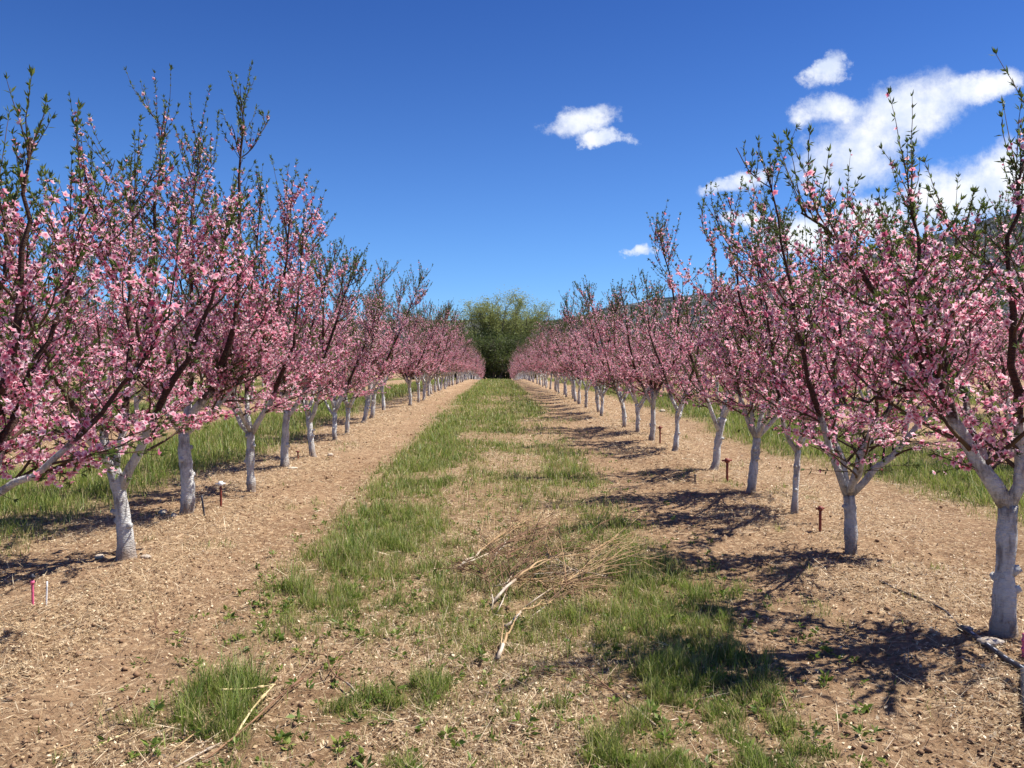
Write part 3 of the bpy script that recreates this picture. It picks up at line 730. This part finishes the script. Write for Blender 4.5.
def cut_branch(p0, p1, r, seed, label, butt=M_whitecane, wood=M_redcane, twigs=9, lift=.05, white=.3, group='cut peach prunings lying on the lane'):
    r *= .85; rng = np.random.default_rng(seed); a = gat(*p0); b_ = gat(*p1); d = np.array(b_-a); L = np.linalg.norm(d)
    root = empty('cut_branch', a, label, 'cut branch', group)
    n = 12; s = np.linspace(0, 1, n)
    side = np.array([-d[1], d[0], 0])/L
    P = s[:, None]*d+side*(np.sin(s*3.1)*rng.normal(0, .05)*L+np.cumsum(rng.normal(0, .008, n))*L)[:, None]
    gl = ground_h(P[:, 0]+a.x, P[:, 1]+a.y)-a.z
    P[:, 2] = gl+r+.010+lift*np.sin(s*np.pi)**1+s*lift
    R = r*(1-.75*s)
    k = max(2, int(n*white))
    T = Tubes(); T.add(P[:k+1], R[:k+1]*1.04, 7, rough=.05, rng=rng); link('cut_end', T.mesh('cut_end', butt), root)
    T = Tubes(); T.add(P[k:], R[k:], 6, rough=.05, rng=rng); link('stem', T.mesh('stem', wood), root)
    if twigs:
        T = Tubes()
        for j in range(twigs):
            p, dd = samp(P, rng.uniform(.2, .98)); e = dd+side*rng.choice([-1, 1])*rng.uniform(.25, .75)+np.array([0, 0, rng.uniform(-.05, .30)])
            Q = curve_pts(p, e, L*rng.uniform(.25, .6), 6, rng, wob=.07, up=-.03)
            Q[:, 2] = np.maximum(Q[:, 2], ground_h(Q[:, 0]+a.x, Q[:, 1]+a.y)-a.z+.006)
            T.add(Q, np.linspace(max(r*.4, .0036), .0018, 7), 4, cap=False)
            for _ in range(3):
                p2, d2 = samp(Q, rng.uniform(.2, .9)); Q2 = curve_pts(p2, d2+rng.standard_normal(3)*.5, L*rng.uniform(.1, .25), 3, rng)
                Q2[:, 2] = np.maximum(Q2[:, 2], ground_h(Q2[:, 0]+a.x, Q2[:, 1]+a.y)-a.z+.005)
                T.add(Q2, np.linspace(.0026, .0016, 4), 3, cap=False)
        link('twigs', T.mesh('twigs', wood), root)
cut_branch((461, 572), (535, 524), .011, 1, 'tan cut branch at the back left of the pruning pile, pale butt pointing left', wood=M_tancane, twigs=10, lift=.03)
cut_branch((464, 568), (560, 530), .008, 2, 'thin reddish cut branch fanning out beside the back left butt', wood=M_redcane, twigs=11, lift=.05, white=.2)
cut_branch((494, 558), (512, 551), .008, 3, 'short forked white stub lying on top of the pruning pile', wood=M_whitecane, twigs=2, lift=.03)
cut_branch((493, 606), (560, 572), .013, 4, 'white-barked cut branch rising from the middle of the pruning pile', wood=M_tancane, twigs=12, lift=.09)
cut_branch((606, 581), (545, 592), .010, 5, 'long pale branch reaching to the right end of the pruning pile', wood=M_whitecane, twigs=6, lift=.05, white=.5)
cut_branch((506, 630), (553, 612), .013, 6, 'stout tan branch with pale cut butt at the front of the pile', wood=M_tancane, twigs=3, lift=.03, white=.35)
cut_branch((498, 662), (512, 632), .014, 7, 'short white-painted stub standing nearest in front of the pile', wood=M_tancane, twigs=2, lift=.03, white=.3)
cut_branch((520, 610), (592, 556), .006, 8, 'yellow-tan brush fanning to the right out of the pile', wood=M_tancane, twigs=24, lift=.08, white=.1)
cut_branch((492, 610), (474, 574), .005, 9, 'red-brown brush fanning left from the middle of the pile', wood=M_redcane, twigs=12, lift=.05, white=.1)
cut_branch((496, 614), (500, 560), .005, 10, 'dense red twigs tangled at the heart of the pruning pile', wood=M_redcane, twigs=15, lift=.06, white=.1)
cut_branch((530, 620), (575, 585), .005, 15, 'fine reddish twigs sprawling at the right of the pile', wood=M_redcane, twigs=12, lift=.05, white=.1)
cut_branch((500, 600), (545, 540), .006, 19, 'upright reddish brush behind the white-barked branch', wood=M_redcane, twigs=9, lift=.05, white=.1)
cut_branch((490, 590), (575, 600), .006, 20, 'tan brush lying level across the middle of the pile', wood=M_tancane, twigs=20, lift=.06, white=.1)
cut_branch((448, 608), (420, 595), .004, 16, 'thin red cane lying in the grass left of the pile', wood=M_redcane, twigs=0, lift=.02, white=.1)
cut_branch((657, 728), (567, 660), .006, 11, 'long red-brown cane lying diagonally across the bare soil', wood=M_redcane, twigs=2, lift=.015, white=.1, group='single canes on the lane')
cut_branch((545, 556), (470, 562), .004, 12, 'thin straight red cane behind the pruning pile', wood=M_redcane, twigs=1, lift=.01, white=.1, group='single canes on the lane')
cut_branch((355, 700), (330, 664), .006, 13, 'reddish curved cane in straw left of the lane centre', wood=M_redcane, twigs=3, lift=.03, white=.1, group='single canes on the lane')
cut_branch((400, 470), (440, 455), .005, 14, 'pale cane lying in the left grass band', wood=M_tancane, twigs=1, lift=.02, group='single canes on the lane')
cut_branch((192, 640), (145, 632), .005, 17, 'dark twig on the bare left track', wood=M_redcane, twigs=1, lift=.01, white=.1, group='single canes on the lane')
cut_branch((105, 712), (150, 702), .006, 18, 'short brown stick on bare soil left of the large grass clump', wood=M_redcane, twigs=0, lift=.01, white=.1, group='single canes on the lane')

def stalk(pts, r, seed, label, mat, flat=1):
    r *= .7; rng = np.random.default_rng(seed); a = gat(*pts[0][:2]); root = None; P = []
    for (px, py, h) in pts:
        p = gat(px, py); P.append((p.x-a.x, p.y-a.y, p.z-a.z+h))
    P = resample(P, 10); T = Tubes(); T.add(P, np.linspace(r, r*.5, 10), 6, rough=.06, rng=rng)
    T.add(P[6:8], [r*1.5, r*1.3], 6)
    o = link('dry_stalk', T.mesh('dry_stalk', mat)); o.location = a; tag(o, label, 'stalk', 'dry stalks over the front left grass clump')
stalk([(171, 757, .01), (215, 725, .03), (243, 695, .05)], .005, 1, 'long straight tan stalk crossing the front left grass clump', M_tancane)
stalk([(221, 706, .07), (250, 700, .05), (276, 697, .05)], .008, 2, 'broad yellow stalk lying level across the grass clump', M_stalk)
stalk([(236, 740, .02), (252, 720, .05), (274, 700, .06)], .008, 3, 'bent yellow stalk below the level one', M_stalk)
stalk([(196, 768, .01), (240, 742, .03), (285, 702, .04), (325, 670, .02)], .007, 4, 'longest red-brown cane running from the bottom edge past the clump', M_redcane)
stalk([(175, 770, .015), (200, 757, .02), (222, 746, .02)], .007, 5, 'bleached white stick at the bottom edge left of the long cane', M_whitecane)
stalk([(215, 741, .01), (228, 730, .02), (240, 724, .02)], .009, 6, 'short frayed yellow stalk under the others', M_stalk)
stalk([(86, 748, .01), (128, 734, .01)], .006, 7, 'short pale stick on the soil at lower left', M_stalk)
stalk([(70, 742, .01), (40, 752, .01)], .005, 8, 'pale stick nearest the lower left corner', M_tancane)
stalk([(268, 722, .03), (296, 726, .02), (330, 722, .01)], .004, 9, 'thin tan stalk curving right from the clump', M_tancane)

# bark chips / white debris lumps at the trunk feet
M_pale, t, b, o_ = new_mat('pale_debris', .9, .2)
t.l.new(t.ramp(t.noise(obj_co(t), 14, 5, .7).outputs[0], [(.3, (.36, .28, .20)), (.7, (.62, .54, .44))]), b.inputs['Base Color'])
bump(t, b, t.noise(obj_co(t), 40, 4).outputs[0], .8, .01)
def lump(px, py, sx, sy, sz, seed, label, name='pale_stone', cat='stone', mat=None):
    sx *= .75; sy *= .75; rng = np.random.default_rng(seed); p = gat(px, py); nu, nv = 12, 7; V = []; F = []
    for j in range(nv+1):
        th = math.pi*j/nv
        for i_ in range(nu):
            ph = 2*math.pi*i_/nu; r = 1+.16*math.sin(3*ph+seed)*math.sin(th)+rng.normal(0, .08)
            V.append((sx*r*math.sin(th)*math.cos(ph), sy*r*math.sin(th)*math.sin(ph), sz*(.5+r*math.cos(th))))
    for j in range(nv):
        for i_ in range(nu): F.append((j*nu+i_, (j+1)*nu+i_, (j+1)*nu+(i_+1) % nu, j*nu+(i_+1) % nu))
    o = link(name, mesh(name, V, [F], mat or M_pale, None, True)); o.location = p; tag(o, label, cat, 'pale stones and rags at the trunk feet'); return o
lump(966, 640, .055, .04, .018, 1, 'white rag wedged under the black pipe beside the nearest right trunk', 'white_rag', 'rag')
lump(990, 655, .09, .06, .02, 2, 'flat grey stone against the foot of the nearest right trunk')
lump(100, 566, .05, .04, .02, 3, 'small pale stone just left of the leaning left trunk')
lump(146, 566, .06, .04, .018, 4, 'small pale stone just right of the leaning left trunk')
lump(163, 519, .06, .05, .03, 5, 'pale stone left of the foot of the tallest left tree')
lump(174, 523, .04, .04, .025, 6, 'second smaller pale stone nearest the tallest left tree')
lump(292, 472, .10, .06, .02, 7, 'flat pale stone at the foot of the fourth left trunk')
lump(330, 459, .06, .05, .03, 8, 'pale stone between the fourth and fifth left trunks')
lump(662, 412, .12, .1, .05, 9, 'white lump in the right row beyond the nearer trunks')
lump(483, 655, .02, .02, .012, 10, 'pebble in front of the pruning pile')
lump(219, 676, .02, .016, .014, 11, 'dark small clod behind the front left grass clump', 'soil_clod', 'clod', M_clod)

# irrigation pipe: black poly pipe with a white stripe, lying by the nearest right tree
M_pipe, t, b, o_ = new_mat('black_poly_pipe', .42, .5)
t.l.new(t.ramp(t.noise(obj_co(t), 12, 5, .7).outputs[0], [(.45, (.018, .018, .022)), (.62, (.06, .055, .055)), (.75, (.30, .26, .22))]), b.inputs['Base Color'])
M_pipew, t, b, o_ = new_mat('pipe_white_print', .5, .4); b.inputs['Base Color'].default_value = (.62, .63, .66, 1)
def pipe(pts, r, label, name='irrigation_pipe', stripe=False, mat=None):
    a = gat(*pts[0]); P = []
    for px, py in pts: p = gat(px, py); P.append((p.x-a.x, p.y-a.y, p.z-a.z+r*1.1))
    P = resample(P, 24); root = empty(name, a, label, 'pipe', 'black irrigation pipe along the right row')
    T = Tubes(); T.add(P, np.full(24, r), 12); link('tube', T.mesh('tube', mat or M_pipe), root)
    if stripe:
        T = Tubes()
        for k in (3, 6, 8, 10, 13, 15, 18):
            seg = P[k:k+2]+np.array([-.35*r, -.25*r, r*.88]); T.add(seg, [r*.22, r*.22], 5)
        link('print', T.mesh('print', M_pipew), root)
pipe([(962, 640), (985, 656), (1008, 673), (1022, 685), (1040, 698)], .016, 'thick black irrigation pipe with white marks by the nearest right trunk', stripe=True)
pipe([(1023, 684), (1024, 710), (1030, 745)], .015, 'black pipe end running down the right edge of the picture')
pipe([(960, 637), (945, 622), (922, 608), (898, 600), (880, 590)], .007, 'thin dark drip hose trailing up the bare soil from the pipe')

# stakes and sprinkler risers between the trunks
def paint(name, c, rough=.55):
    m, t, b, o_ = new_mat(name, rough, .4); n_ = t.noise(obj_co(t), 30, 4)
    t.l.new(t.mix(t.smooth(n_.outputs[0], .45, .7), c, tuple(v*.55 for v in c)), b.inputs['Base Color']); return m
M_pinkp, M_rust, M_whitep, M_dark = paint('pink_marking_tape', (.72, .13, .24)), paint('rusty_red_paint', (.22, .045, .028)), paint('white_plastic', (.72, .70, .68)), paint('dark_plastic', (.03, .03, .045))
def riser(px, py, h, r, label, shaft=M_rust, head=M_rust, headw=1.9, lean=(0, 0), tape=None):
    p = gat(px, py); root = empty('stake', p, label, 'stake', 'irrigation stakes in the tree rows'); rg_ = np.random.default_rng(int(px))
    T = Tubes(); top = np.array([lean[0], lean[1], h]); T.add(np.linspace((0, 0, -.05), top, 6), np.full(6, r), 8, rough=.04, rng=rg_); link('shaft', T.mesh('shaft', shaft), root)
    if head:
        T = Tubes(); e = top+np.array([0, 0, h*.14]); T.add([top-(0, 0, h*.06), top+(0, 0, h*.03), e], [r*headw*.8, r*headw, r*headw*.6], 10)
        T.add([top+(-r*headw*1.7, 0, h*.02), top+(r*headw*1.5, 0, h*.04)], [r*.7, r*.7], 7); link('head', T.mesh('head', head), root)
    if tape:
        T = Tubes()
        for f in tape: T.add([top*f, top*(f+.10)], [r*1.5, r*1.6], 9)
        link('tape', T.mesh('tape', M_pinkp), root)
riser(33, 612, .17, .008, 'stake wrapped in pink tape with a dark cap at the lower left', M_pinkp, M_dark, 1.5, tape=(.78,))
riser(46, 613, .15, .005, 'thin white stick right beside the pink taped stake', M_whitep, None, lean=(.0, .02))
riser(221, 513, .23, .012, 'rusty stake topped with a pale cap between the second and third left trunks', M_rust, M_whitep, 2.6)
riser(205, 522, .19, .010, 'leaning dark stake just right of the tallest left tree', M_dark, None, lean=(-.03, 0))
riser(820, 537, .20, .013, 'rusty red stake between the second and third right trunks', M_rust, M_rust, 1.8)
riser(727, 485, .26, .016, 'rusty red riser beside the fifth right trunk', M_rust, M_rust, 2.4)
riser(660, 446, .28, .015, 'thin rusty riser farther along the right row', M_rust, M_rust, 1.9)
riser(695, 486, .09, .009, 'short dark stub left of the fifth right trunk in its shadow', M_dark, M_dark, 1.5)
riser(298, 463, .12, .012, 'small rusty stub between fourth and fifth left trunks', M_rust, M_rust, 1.7)
riser(1023, 668, .12, .007, 'pink taped stake at the right edge beside the black pipe', M_pinkp, None, tape=(.3, .65))
print('objects', len(bpy.data.objects))
